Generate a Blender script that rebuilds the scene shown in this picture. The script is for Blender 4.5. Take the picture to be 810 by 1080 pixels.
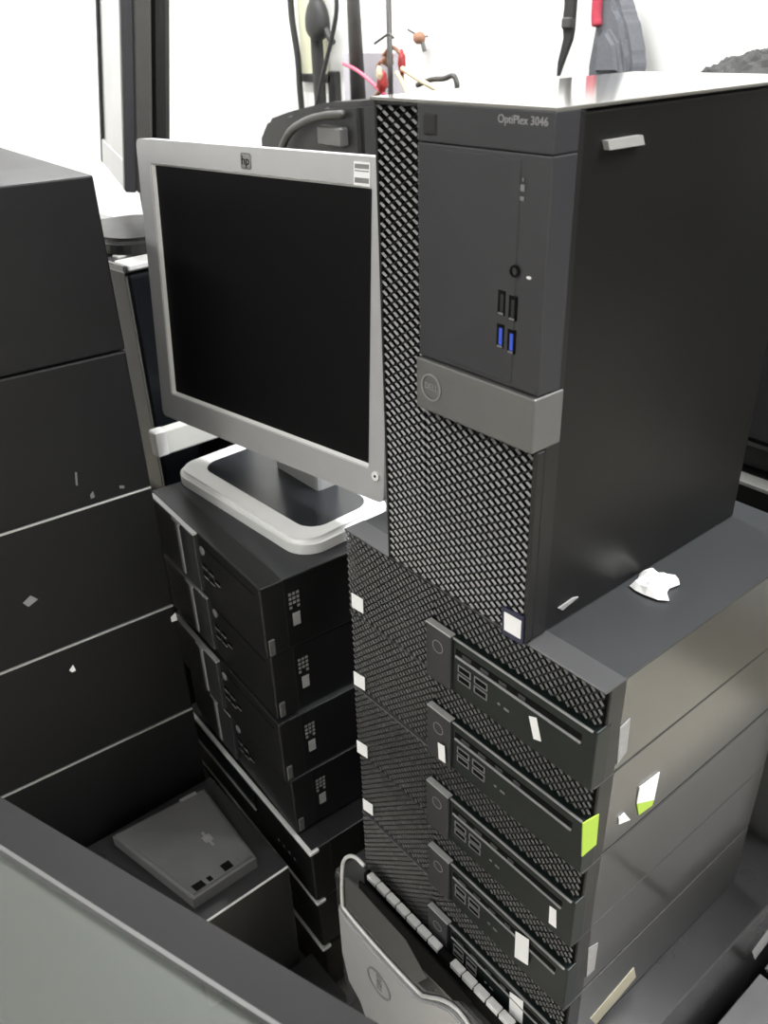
import bpy, bmesh, math, random
from mathutils import Vector, Matrix
random.seed(7)
for o in list(bpy.data.objects): bpy.data.objects.remove(o)
scene = bpy.context.scene
COL = scene.collection
ZO = 0.89                      # the tower's base stands 0.89 m above the floor; coordinates below are relative to that base
# ---------------------------------------------------------------- camera
FPX = 901.45
CAM = Vector((0.47193, -0.37956, 0.39262))
CR = Vector((0.63638, 0.7708, -0.03001)); CU = Vector((-0.36723, 0.33694, 0.86695)); CF = Vector((-0.67836, 0.54069, -0.49748))
cd = bpy.data.cameras.new('camera'); cam = bpy.data.objects.new('camera', cd); COL.objects.link(cam)
cam.matrix_world = Matrix(((CR.x, CU.x, -CF.x, CAM.x), (CR.y, CU.y, -CF.y, CAM.y), (CR.z, CU.z, -CF.z, CAM.z + ZO), (0, 0, 0, 1)))
cd.sensor_fit = 'VERTICAL'; cd.sensor_height = 24.0; cd.lens = FPX * 24.0 / 1080.0
cd.clip_start = 0.02
cd.dof.use_dof = True; cd.dof.focus_distance = 0.75; cd.dof.aperture_fstop = 9.0
scene.camera = cam
# ---------------------------------------------------------------- world, lights, exposure
w = bpy.data.worlds.new('world'); scene.world = w; w.use_nodes = True
w.node_tree.nodes['Background'].inputs[0].default_value = (0.9, 0.95, 1.0, 1)
w.node_tree.nodes['Background'].inputs[1].default_value = 0.3
vs = scene.view_settings
scene.display_settings.display_device = 'sRGB'
vs.view_transform = 'Standard'; vs.look = 'None'; vs.gamma = 1.0; vs.exposure = 0.0; vs.use_curve_mapping = False
def area(name, loc, sx, sy, power, col=(1, 1, 1), rot=(0, 0, 0)):
    l = bpy.data.lights.new(name, 'AREA'); l.shape = 'RECTANGLE'; l.size = sx; l.size_y = sy; l.energy = power; l.color = col
    o = bpy.data.objects.new(name, l); o.location = loc; o.rotation_euler = rot; COL.objects.link(o); return o
LAMPS = [(-1.45, 0.55), (0.75, 0.75), (-0.75, -1.3), (1.5, -1.2)]
CEIL = 2.55
for i, (lx, ly) in enumerate(LAMPS):
    area('fluorescent_light', (lx, ly, CEIL - 0.105), 1.2, 0.16, [46, 76, 24, 9][i], (0.985, 0.99, 1.0))
# ---------------------------------------------------------------- helpers
def ray(u, v): return CF + CR * ((u - 405) / FPX) - CU * ((v - 540) / FPX)
def on_plane(u, v, p0, n):
    d = ray(u, v); n = Vector(n); return CAM + d * (((Vector(p0) - CAM).dot(n)) / d.dot(n))
def on_y(u, v, y): return on_plane(u, v, (0, y, 0), (0, 1, 0))
def on_x(u, v, x): return on_plane(u, v, (x, 0, 0), (1, 0, 0))
def on_z(u, v, z): return on_plane(u, v, (0, 0, z), (0, 0, 1))

def mat(name, col, rough=0.5, metal=0.0, spec=0.5, var=0.15, scale=40.0, bump=0.0, bscale=600.0, coat=0.0, emit=None, rvar=0.08, coatr=0.08):
    m = bpy.data.materials.new(name); m.use_nodes = True; nt = m.node_tree; N = nt.nodes; L = nt.links
    b = N['Principled BSDF']; b.inputs['Metallic'].default_value = metal; b.inputs['Specular IOR Level'].default_value = spec
    b.inputs['Coat Weight'].default_value = coat; b.inputs['Coat Roughness'].default_value = coatr
    tc = N.new('ShaderNodeTexCoord')
    n1 = N.new('ShaderNodeTexNoise'); n1.inputs['Scale'].default_value = scale; n1.inputs['Detail'].default_value = 4; L.new(tc.outputs['Object'], n1.inputs['Vector'])
    mp = N.new('ShaderNodeMapRange'); mp.inputs['To Min'].default_value = 1 - var; mp.inputs['To Max'].default_value = 1 + var; L.new(n1.outputs['Fac'], mp.inputs['Value'])
    mx = N.new('ShaderNodeVectorMath'); mx.operation = 'SCALE'; mx.inputs[0].default_value = col[:3]; L.new(mp.outputs[0], mx.inputs['Scale'])
    L.new(mx.outputs[0], b.inputs['Base Color'])
    n2 = N.new('ShaderNodeTexNoise'); n2.inputs['Scale'].default_value = scale * 0.35; n2.inputs['Detail'].default_value = 5; L.new(tc.outputs['Object'], n2.inputs['Vector'])
    mr = N.new('ShaderNodeMapRange'); mr.inputs['To Min'].default_value = max(0.02, rough - rvar); mr.inputs['To Max'].default_value = min(1, rough + rvar); L.new(n2.outputs['Fac'], mr.inputs['Value'])
    L.new(mr.outputs[0], b.inputs['Roughness'])
    if bump > 0:
        n3 = N.new('ShaderNodeTexNoise'); n3.inputs['Scale'].default_value = bscale; n3.inputs['Detail'].default_value = 2; L.new(tc.outputs['Object'], n3.inputs['Vector'])
        bp = N.new('ShaderNodeBump'); bp.inputs['Strength'].default_value = bump; bp.inputs['Distance'].default_value = 0.001; L.new(n3.outputs['Fac'], bp.inputs['Height']); L.new(bp.outputs[0], b.inputs['Normal'])
    if emit:
        b.inputs['Emission Color'].default_value = (*emit[:3], 1); b.inputs['Emission Strength'].default_value = emit[3]
    return m
M = dict(
    wall=mat('white_paint', (0.86, 0.86, 0.84), 0.7, var=0.03, scale=3, bump=0.1, bscale=80),
    ceil=mat('ceiling_paint', (0.8, 0.8, 0.78), 0.8, var=0.03, scale=3),
    floor=mat('pale_cement', (0.68, 0.64, 0.55), 0.4, var=0.12, scale=6, bump=0.1, bscale=60),
    case=mat('black_painted_steel', (0.008, 0.008, 0.0085), 0.36, spec=0.35, var=0.2, scale=12, bump=0.06, bscale=900),
    case2=mat('charcoal_painted_steel', (0.022, 0.022, 0.023), 0.3, spec=0.45, var=0.2, scale=12, bump=0.05, bscale=900),
    sff=mat('dark_satin_steel', (0.012, 0.0118, 0.011), 0.35, spec=0.5, var=0.2, scale=14, bump=0.02, bscale=900, rvar=0.05, coat=0.8, coatr=0.13),
    leftcase=mat('blue_black_steel', (0.006, 0.006, 0.0068), 0.5, spec=0.3, var=0.3, scale=18, bump=0.08, bscale=700),
    plastic=mat('black_plastic', (0.009, 0.009, 0.0095), 0.42, spec=0.4, var=0.15, scale=60, bump=0.08, bscale=1500),
    panel=mat('dark_grey_plastic', (0.026, 0.026, 0.030), 0.45, spec=0.45, var=0.12, scale=30, bump=0.08, bscale=1500),
    greenish=mat('green_black_plastic', (0.005, 0.009, 0.0085), 0.4, spec=0.3, var=0.15, scale=40, bump=0.06, bscale=1500),
    mesh=mat('rib_highlight_grey', (0.25, 0.25, 0.25), 0.25, spec=1.0, var=0.1, scale=60),  # black plastic ribs; grey base stands in for lamp highlights
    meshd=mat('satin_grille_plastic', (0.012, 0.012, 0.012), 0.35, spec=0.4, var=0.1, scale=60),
    meshs=mat('dim_rib_highlight', (0.06, 0.06, 0.058), 0.28, spec=0.8, var=0.1, scale=60),  # weaker rib highlights, likewise put into the base colour
    void=mat('black_void', (0.004, 0.004, 0.004), 0.8, spec=0.1, var=0.1),
    accent=mat('grey_accent_plastic', (0.13, 0.13, 0.128), 0.4, metal=0.35, var=0.06, scale=60),
    silver=mat('silver_plastic', (0.50, 0.50, 0.51), 0.38, metal=0.3, var=0.04, scale=40),
    silver2=mat('pale_silver_plastic', (0.36, 0.36, 0.35), 0.35, metal=0.2, var=0.06, scale=40),
    steel=mat('bright_edge', (0.72, 0.72, 0.71), 0.35, metal=0.15, var=0.15, scale=50),
    dimsteel=mat('worn_lit_edge', (0.24, 0.24, 0.24), 0.4, metal=0.1, var=0.3, scale=60),
    white=mat('white_plastic', (0.86, 0.86, 0.85), 0.35, var=0.03),
    offwhite=mat('off_white_plastic', (0.70, 0.70, 0.66), 0.45, var=0.06),
    paper=mat('white_paper', (0.88, 0.88, 0.88), 0.7, var=0.04, scale=200),
    green=mat('lime_paper', (0.42, 0.62, 0.06), 0.6, var=0.06, scale=150),
    beige=mat('beige_paper', (0.42, 0.39, 0.30), 0.6, var=0.1, scale=150),
    grey=mat('grey_paper', (0.30, 0.30, 0.30), 0.6, var=0.3, scale=250),
    screen=mat('matte_black_screen', (0.0055, 0.0055, 0.006), 0.5, spec=0.1, var=0.1, scale=10),
    fgscreen=mat('grey_matte_screen', (0.055, 0.062, 0.055), 0.28, spec=1.0, var=0.06, scale=5),
    gloss=mat('gloss_black', (0.007, 0.008, 0.010), 0.25, spec=0.18, var=0.2, scale=15),
    smoke=mat('smoky_grey_plastic', (0.05, 0.05, 0.05), 0.2, var=0.1, scale=20, coat=0.3),
    insert=mat('slate_insert', (0.018, 0.020, 0.024), 0.25, var=0.1, scale=20),
    blue=mat('usb_blue', (0.03, 0.08, 0.55), 0.4, var=0.1),
    bluedk=mat('navy_sticker', (0.015, 0.016, 0.05), 0.4, var=0.1),
    tower=mat('black_textured_steel', (0.0085, 0.0085, 0.0085), 0.36, spec=0.25, var=0.2, scale=12, bump=0.06, bscale=900),
    towertop=mat('wall_lit_top_steel', (0.12, 0.117, 0.105), 0.10, spec=0.9, var=0.1, scale=12, coat=0.6, coatr=0.07, rvar=0.03),  # grey raised to carry the wall's glare on the tower top
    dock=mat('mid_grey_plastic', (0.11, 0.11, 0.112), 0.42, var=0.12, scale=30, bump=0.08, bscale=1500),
    lidtop=mat('slate_satin_steel', (0.055, 0.055, 0.057), 0.35, spec=0.6, var=0.12, scale=12, bump=0.03, bscale=900),
    hptop=mat('slate_lit_top', (0.03, 0.032, 0.034), 0.35, spec=0.5, var=0.12, scale=12, bump=0.03, bscale=900),
    lightprint=mat('pale_print', (0.28, 0.28, 0.29), 0.5, var=0.1),
    fgbezel=mat('dull_black_plastic', (0.010, 0.010, 0.011), 0.5, spec=0.25, var=0.12, scale=30),
    led=mat('white_led', (0.8, 0.8, 0.8), 0.3, var=0.02),
    print=mat('grey_print', (0.16, 0.16, 0.165), 0.5, var=0.1),
    tissue=mat('white_tissue', (0.92, 0.92, 0.90), 0.8, var=0.03, scale=200, bump=0.2, bscale=300),
    wood=mat('dark_wood', (0.030, 0.024, 0.020), 0.6, spec=0.25, var=0.4, scale=8),
    rubber=mat('black_rubber', (0.02, 0.02, 0.02), 0.55, var=0.1),
    pole=mat('dark_grey_metal', (0.07, 0.068, 0.065), 0.4, metal=0.3, var=0.15),
    fabric=mat('grey_fabric', (0.13, 0.135, 0.15), 0.85, var=0.2, scale=120, bump=0.3, bscale=800),
    redf=mat('red_fabric', (0.45, 0.05, 0.08), 0.8, var=0.15, scale=120),
    pink=mat('pink_cable', (0.75, 0.13, 0.2), 0.4, var=0.05),
    redp=mat('red_plastic', (0.35, 0.03, 0.03), 0.4, var=0.2),
    cream=mat('cream_cable', (0.72, 0.58, 0.38), 0.5, var=0.06),
    brown=mat('brown_clay', (0.30, 0.15, 0.09), 0.6, var=0.3, scale=60),
    carton=mat('pale_lilac_card', (0.50, 0.48, 0.52), 0.7, var=0.08, scale=20),
    trunk=mat('pale_green_plastic', (0.62, 0.62, 0.46), 0.5, var=0.1, scale=20),
    emit=mat('lamp_tube', (1, 1, 1), 0.5, var=0.01, emit=(1, 0.98, 0.95, 6.0)),
)
def bx(x0, x1, y0, y1, z0, z1, b=0.0, seg=1):
    bm = bmesh.new()
    bmesh.ops.create_cube(bm, size=1.0)
    for v in bm.verts:
        v.co = Vector(((x0 + x1) / 2 + v.co.x * (x1 - x0), (y0 + y1) / 2 + v.co.y * (y1 - y0), (z0 + z1) / 2 + v.co.z * (z1 - z0)))
    if b > 0: bmesh.ops.bevel(bm, geom=bm.edges[:], offset=b, segments=seg, affect='EDGES', profile=0.5)
    return bm
def prism(pts, d, b=0.0, seg=2):
    """closed outline of 3D points pushed by vector d"""
    bm = bmesh.new(); d = Vector(d)
    lo = [bm.verts.new(Vector(p)) for p in pts]; hi = [bm.verts.new(Vector(p) + d) for p in pts]; n = len(pts)
    bm.faces.new(lo[::-1]); top = bm.faces.new(hi)
    for i in range(n): bm.faces.new((lo[i], lo[(i + 1) % n], hi[(i + 1) % n], hi[i]))
    bmesh.ops.recalc_face_normals(bm, faces=bm.faces[:])
    if b > 0: bmesh.ops.bevel(bm, geom=top.edges[:], offset=b, segments=seg, affect='EDGES')
    return bm
def ring(outer, inner, d):
    """frame between two outlines with equal point counts"""
    bm = bmesh.new(); d = Vector(d); n = len(outer)
    A = [bm.verts.new(Vector(p)) for p in outer]; B = [bm.verts.new(Vector(p)) for p in inner]
    A2 = [bm.verts.new(Vector(p) + d) for p in outer]; B2 = [bm.verts.new(Vector(p) + d) for p in inner]
    for i in range(n):
        j = (i + 1) % n
        bm.faces.new((A[i], A[j], B[j], B[i])); bm.faces.new((A2[i], A2[j], B2[j], B2[i]))
        bm.faces.new((A[i], A[j], A2[j], A2[i])); bm.faces.new((B[i], B[j], B2[j], B2[i]))
    bmesh.ops.recalc_face_normals(bm, faces=bm.faces[:])
    return bm
def rrect(cx, cy, w, h, r, n=8):
    P = []
    for (sx, sy, a0) in ((1, 1, 0), (-1, 1, 90), (-1, -1, 180), (1, -1, 270)):
        for k in range(n + 1):
            a = math.radians(a0 + 90 * k / n)
            P.append((cx + sx * (w / 2 - r) + r * math.cos(a), cy + sy * (h / 2 - r) + r * math.sin(a)))
    return P
def tube(pts, r, n=8, closed=False):
    bm = bmesh.new(); pts = [Vector(p) for p in pts]; rs = r if isinstance(r, (list, tuple)) else [r] * len(pts)
    rings = []; up = Vector((0.12, 0.3, 0.94)).normalized()
    for i, p in enumerate(pts):
        a = pts[max(0, i - 1)]; b = pts[min(len(pts) - 1, i + 1)]; t = (b - a).normalized()
        s = t.cross(up)
        if s.length < 0.05: s = t.cross(Vector((1, 0, 0)))
        s.normalize(); q = s.cross(t)
        rings.append([bm.verts.new(p + (s * math.cos(2 * math.pi * k / n) + q * math.sin(2 * math.pi * k / n)) * rs[i]) for k in range(n)])
    for i in range(len(rings) - 1):
        for k in range(n): bm.faces.new((rings[i][k], rings[i][(k + 1) % n], rings[i + 1][(k + 1) % n], rings[i + 1][k]))
    bm.faces.new(rings[0][::-1]); bm.faces.new(rings[-1])
    bmesh.ops.recalc_face_normals(bm, faces=bm.faces[:])
    return bm
def smooth_path(pts, sub=6):
    P = [Vector(p) for p in pts]; out = []
    for i in range(len(P) - 1):
        p0 = P[max(0, i - 1)]; p1 = P[i]; p2 = P[i + 1]; p3 = P[min(len(P) - 1, i + 2)]
        for k in range(sub):
            t = k / sub
            out.append(0.5 * ((2 * p1) + (p2 - p0) * t + (2 * p0 - 5 * p1 + 4 * p2 - p3) * t * t + (3 * p1 - p0 - 3 * p2 + p3) * t ** 3))
    out.append(P[-1]); return out
def disc(c, nrm, ru, rv, udir, depth, n=28):
    nrm = Vector(nrm).normalized(); u = Vector(udir).normalized(); v = nrm.cross(u)
    return prism([Vector(c) + u * ru * math.cos(2 * math.pi * k / n) + v * rv * math.sin(2 * math.pi * k / n) for k in range(n)], nrm * depth)
def ellring(c, nrm, ru, rv, wd, udir, depth, n=32):
    nrm = Vector(nrm).normalized(); u = Vector(udir).normalized(); v = nrm.cross(u)
    f = lambda a, b: [Vector(c) + u * a * math.cos(2 * math.pi * k / n) + v * b * math.sin(2 * math.pi * k / n) for k in range(n)]
    return ring(f(ru, rv), f(ru - wd, rv - wd), nrm * depth)
def grille(x0, x1, z0, z1, px, pz, wd=0.0013, dp=0.0026, y=0.0, kind='down'):
    """diamond lattice of ridged bars in the x-z plane; 'down' = the ribs with highlights in their colour, 'up' = the crossing ribs"""
    bm = bmesh.new()
    nx = int((x1 - x0) / (px / 2)); nz = int((z1 - z0) / (pz / 2))
    sx = (x1 - x0) / nx; sz = (z1 - z0) / nz
    P = lambda i, j: Vector((x0 + i * sx, y, z0 + j * sz))
    def bar(a, b, w, d, yf):
        t = (b - a).normalized(); nrm = Vector((-t.z, 0, t.x)) * w
        if nrm.z < 0: nrm = -nrm
        F = Vector((0, yf, 0)); B = Vector((0, yf + d, 0))
        # the ridge sits low so the wide facet looks upward
        A = [a + nrm + B, a - nrm * 0.8 + F, a - nrm + B]; C = [b + nrm + B, b - nrm * 0.8 + F, b - nrm + B]
        va = [bm.verts.new(p) for p in A]; vb = [bm.verts.new(p) for p in C]
        for q in ((va[0], va[1], vb[1], vb[0]), (va[1], va[2], vb[2], vb[1])):
            f = bm.faces.new(q); f.normal_update()
            if f.normal.y > 0: f.normal_flip()
    for i in range(nx):
        for j in range(nz + 1):
            if (i + j) % 2 == 0:
                if j > 0 and kind == 'down':
                    p, q = P(i, j), P(i + 1, j - 1); bar(p.lerp(q, 0.12), p.lerp(q, 0.88), wd, dp, 0.0)
                if j < nz and kind == 'up': bar(P(i, j), P(i + 1, j + 1), wd * 0.6, dp * 0.8, 0.0006)
    return bm
def me_of(name, bms, smooth=False):
    me = bpy.data.meshes.new(name)
    if not isinstance(bms, (list, tuple)): bms = [bms]
    B = bms[0]
    for b in bms[1:]:
        t = bpy.data.meshes.new('tmp'); b.to_mesh(t); B.from_mesh(t); bpy.data.meshes.remove(t); b.free()
    B.to_mesh(me); B.free()
    if smooth:
        for p in me.polygons: p.use_smooth = True
    return me
def part(name, bms, m, parent=None, label=None, smooth=False, kind=None):
    me = me_of(name, bms, smooth); me.materials.append(M[m] if isinstance(m, str) else m)
    o = bpy.data.objects.new(name, me); COL.objects.link(o)
    if parent: o.parent = parent
    if label: o['label'] = label
    if kind: o['kind'] = kind
    return o
def thing(name, label, cat, loc=(0, 0, 0), rotz=0.0, group=None):
    o = bpy.data.objects.new(name, None); COL.objects.link(o); o.empty_display_size = 0.05
    o.location = (loc[0], loc[1], loc[2] + ZO); o.rotation_euler = (0, 0, rotz)
    o['label'] = label; o['category'] = cat
    if group: o['group'] = group
    return o
def solo(name, bms, m, label, cat, group=None, smooth=False, kind=None):
    """one-mesh thing whose mesh is given in scene coordinates"""
    o = part(name, bms, m, smooth=smooth, kind=kind)
    vs_ = [v.co for v in o.data.vertices]
    cx = sum(v.x for v in vs_) / len(vs_); cy = sum(v.y for v in vs_) / len(vs_); cz = min(v.z for v in vs_)
    o.data.transform(Matrix.Translation((-cx, -cy, -cz))); o.location = (cx, cy, cz + ZO)
    o['label'] = label; o['category'] = cat
    if group: o['group'] = group
    return o
def struct(name, bms, m, parent=None):
    o = part(name, bms, m, parent)
    if not parent: o['kind'] = 'structure'
    return o
def inv(t):
    return (Matrix.Translation(t.location) @ Matrix.Rotation(t.rotation_euler.z, 4, 'Z')).inverted() @ Matrix.Translation((0, 0, ZO))
def pxsticker(name, t, pts, m, thick, label=None, parent=None):
    """a sticker given by scene-space corner points on a surface, parented to its thing"""
    Mi = inv(t); P = [Mi @ Vector(p) for p in pts]
    d = Mi.to_3x3() @ Vector(thick)
    return part(name, prism(P, d), m, parent or t, label)
def text_mesh(name, body, size, m, parent, mtx, depth=0.0003, label=None):
    cu = bpy.data.curves.new(name, 'FONT'); cu.body = body; cu.size = size; cu.extrude = depth; cu.align_x = 'CENTER'; cu.align_y = 'CENTER'; cu.resolution_u = 3
    tmp = bpy.data.objects.new(name + '_tmp', cu); COL.objects.link(tmp)
    bpy.context.view_layer.update()
    dg = bpy.context.evaluated_depsgraph_get()
    me = bpy.data.meshes.new_from_object(tmp.evaluated_get(dg)); bpy.data.objects.remove(tmp); bpy.data.curves.remove(cu)
    me.name = name; me.transform(mtx); me.materials.clear(); me.materials.append(M[m])
    o = bpy.data.objects.new(name, me); COL.objects.link(o); o.parent = parent
    if label: o['label'] = label
    return o
FRONT = Matrix.Rotation(math.radians(90), 4, 'X')     # text facing -y
def dup(root, loc=None, rotz=None, label=None):
    r = root.copy(); COL.objects.link(r)
    if loc is not None: r.location = (loc[0], loc[1], loc[2] + ZO)
    if rotz is not None: r.rotation_euler = (0, 0, rotz)
    if label: r['label'] = label
    for ch in list(root.children):
        c = ch.copy(); COL.objects.link(c); c.parent = r
        for g in list(ch.children):
            d = g.copy(); COL.objects.link(d); d.parent = c
    return r

# ================================================================ THE ROOM
X0, X1, Y0, Y1 = -2.4, 2.6, -2.4, 1.35
struct('floor', bx(X0, X1, Y0, Y1, -0.05, 0), 'floor')
struct('ceiling', bx(X0, X1, Y0, Y1, CEIL, CEIL + 0.05), 'ceil')
struct('wall_back', bx(X0 - 0.1, X1 + 0.1, Y1, Y1 + 0.1, 0, CEIL), 'wall')
struct('wall_left', bx(X0 - 0.1, X0, Y0, Y1, 0, CEIL), 'wall')
struct('wall_right', bx(X1, X1 + 0.1, Y0, Y1, 0, CEIL), 'wall')
struct('wall_front', bx(X0 - 0.1, X1 + 0.1, Y0 - 0.1, Y0, 0, CEIL), 'wall')
for i, (lx, ly) in enumerate(LAMPS):
    t = thing('ceiling_light', 'white ceiling batten with a glowing tube above ' + ['the glossy tower', 'the floor right of the tower', 'the left stack side of the aisle', 'the far right corner of the floor'][i], 'lamp', (lx, ly, CEIL - 0.1 - ZO), 0, 'ceiling battens')
    part('housing', bx(-0.63, 0.63, -0.06, 0.06, 0.04, 0.1, 0.006), 'white', t)
    part('tube', tube([(-0.6, 0, 0.02), (0.6, 0, 0.02)], 0.014, 12), 'emit', t, smooth=True)

t = thing('blocker', 'added unseen dark cabinet on legs against the wall right of the bench', 'blocker', (0.35, 0.98, -ZO))  # added out of view so the tower side reflects less white wall
part('body', bx(0, 1.5, 0.02, 0.36, 0.78, 1.95, 0.004), 'wood', t)
for k in range(3):
    d_ = part('door', bx(0.01 + 0.5 * k, 0.49 + 0.5 * k, 0.0, 0.022, 0.80, 1.93, 0.003), 'wood', t)
    part('handle', bx(0.44 + 0.5 * k, 0.455 + 0.5 * k, -0.02, 0.0, 1.3, 1.45, 0.003), 'pole', d_)
for lx in (0.03, 1.47):
    for ly in (0.05, 0.33): part('leg', bx(lx - 0.02, lx + 0.02, ly - 0.02, ly + 0.02, 0, 0.78, 0.002), 'wood', t)

# ================================================================ UPRIGHT TOWER
TW, TH, TD = 0.154, 0.350, 0.274
t = thing('tower_pc', 'upright black tower computer with wide mesh front and grey logo bar', 'computer', (0, 0, 0))
TOWER = t
part('case', bx(0.001, TW - 0.001, 0.02, TD, 0, TH - 0.002, 0.0015, 2), 'tower', t)
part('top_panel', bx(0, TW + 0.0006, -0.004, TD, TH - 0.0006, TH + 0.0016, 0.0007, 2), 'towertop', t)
bz = part('front_bezel', [bx(0, TW, 0.006, 0.022, 0, TH, 0.0015)], 'plastic', t)
part('bezel_back', bx(0.002, TW - 0.003, 0.0045, 0.0065, 0.002, TH - 0.003), 'void', bz)
part('rim', [bx(0, 0.0022, -0.0005, 0.007, 0, TH, 0.0006), bx(0, TW, -0.0005, 0.007, 0, 0.0025, 0.0006), bx(TW - 0.004, TW, -0.0005, 0.007, 0, 0.153, 0.0008), bx(0, 0.048, -0.0005, 0.007, TH - 0.003, TH, 0.0006)], 'plastic', bz)
GR = [(0.002, 0.0465, 0.002, TH - 0.003), (0.0465, TW - 0.004, 0.002, 0.153)]
mg = part('mesh_grille', [grille(*g, 0.0105, 0.0066, 0.00062, 0.0014) for g in GR], 'mesh', t, 'black diamond mesh grille with rib highlights painted grey', kind='stuff')
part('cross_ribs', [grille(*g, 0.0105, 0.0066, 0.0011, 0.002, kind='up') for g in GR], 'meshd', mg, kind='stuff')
pn = part('drive_panel', bx(0.0468, TW + 0.0005, -0.0045, 0.016, 0.1925, 0.3283, 0.0009, 2), 'panel', t, 'smooth dark grey front panel')
part('top_lid', bx(0.0468, TW + 0.0005, -0.0045, 0.016, 0.3287, TH, 0.0009, 2), 'panel', t, 'smooth dark grey strip above the drive panel')
part('drive_door', bx(0.071, TW - 0.021, -0.0052, 0.0, 0.1955, 0.3255, 0.0006), 'panel', pn)
part('power_button', [bx(0.0525, 0.0645, -0.0056, 0, 0.3325, 0.3445, 0.001)], 'plastic', t)
ab = part('logo_bar', bx(0.0462, TW + 0.001, -0.0075, 0.02, 0.1545, 0.1915, 0.0016, 3), 'accent', t, 'grey plastic bar with round logo')
part('logo_ring', ellring((0.0625, -0.0076, 0.1735), (0, -1, 0), 0.0098, 0.0098, 0.0011, (1, 0, 0), 0.0010), 'dimsteel', ab)
text_mesh('logo_lettering', 'DELL', 0.0062, 'dimsteel', ab, Matrix.Translation((0.0625, -0.0078, 0.1735)) @ FRONT)
text_mesh('model_lettering', 'OptiPlex 3046', 0.0062, 'lightprint', t, Matrix.Translation((0.132, -0.0047, 0.3445)) @ FRONT, label='pale grey model lettering')
for (ux, uz, mm) in ((0.1225, 0.244, 'void'), (0.1315, 0.2425, 'void'), (0.1225, 0.2235, 'blue'), (0.1315, 0.222, 'blue')):
    up = part('usb_port', bx(ux - 0.0031, ux + 0.0031, -0.0056, -0.003, uz - 0.0075, uz + 0.0075, 0.0003), 'void', t)
    part('tongue', bx(ux - 0.0006, ux + 0.0019, -0.0059, -0.005, uz - 0.0052, uz + 0.0052), mm if mm == 'blue' else 'plastic', up)
    part('contact', bx(ux - 0.002, ux + 0.002, -0.0060, -0.005, uz - 0.0070, uz - 0.0058), 'print', up)
part('audio_jack', [ellring((0.132, -0.0052, 0.2645), (0, -1, 0), 0.0036, 0.0036, 0.0012, (1, 0, 0), 0.0008, 16)], 'void', t)
part('activity_light', disc((0.1425, -0.0045, 0.2625), (0, -1, 0), 0.0018, 0.0009, (1, 0, 0), 0.0004, 12), 'led', t)
part('status_icon', [bx(0.1335, 0.1365, -0.0055, -0.005, 0.309, 0.3125), bx(0.1345, 0.1355, -0.0055, -0.005, 0.314, 0.316), bx(0.1335, 0.1365, -0.0055, -0.005, 0.304, 0.3062)], 'print', t)
st = pxsticker('processor_sticker', t, [on_y(u, v, -0.001) for u, v in ((530, 638), (553, 650), (552, 680), (531, 668))], 'bluedk', (0, -0.0012, 0), 'navy and white processor sticker')
pxsticker('sticker_face', t, [on_y(u, v, -0.0022) for u, v in ((532, 645), (550, 655), (549, 674), (532, 664))], 'paper', (0, -0.0004, 0), parent=st)
pxsticker('side_latch', t, [on_x(u, v, TW - 0.001) for u, v in ((635, 148), (672, 142), (674, 152), (637, 158))], 'silver2', (0.004, 0, 0), 'pale grey release latch')
pxsticker('scuff_label', t, [on_x(u, v, TW - 0.001) for u, v in ((588, 641), (604, 630), (609, 629), (592, 643))], 'grey', (0.0013, 0, 0), 'worn silver label')

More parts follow.
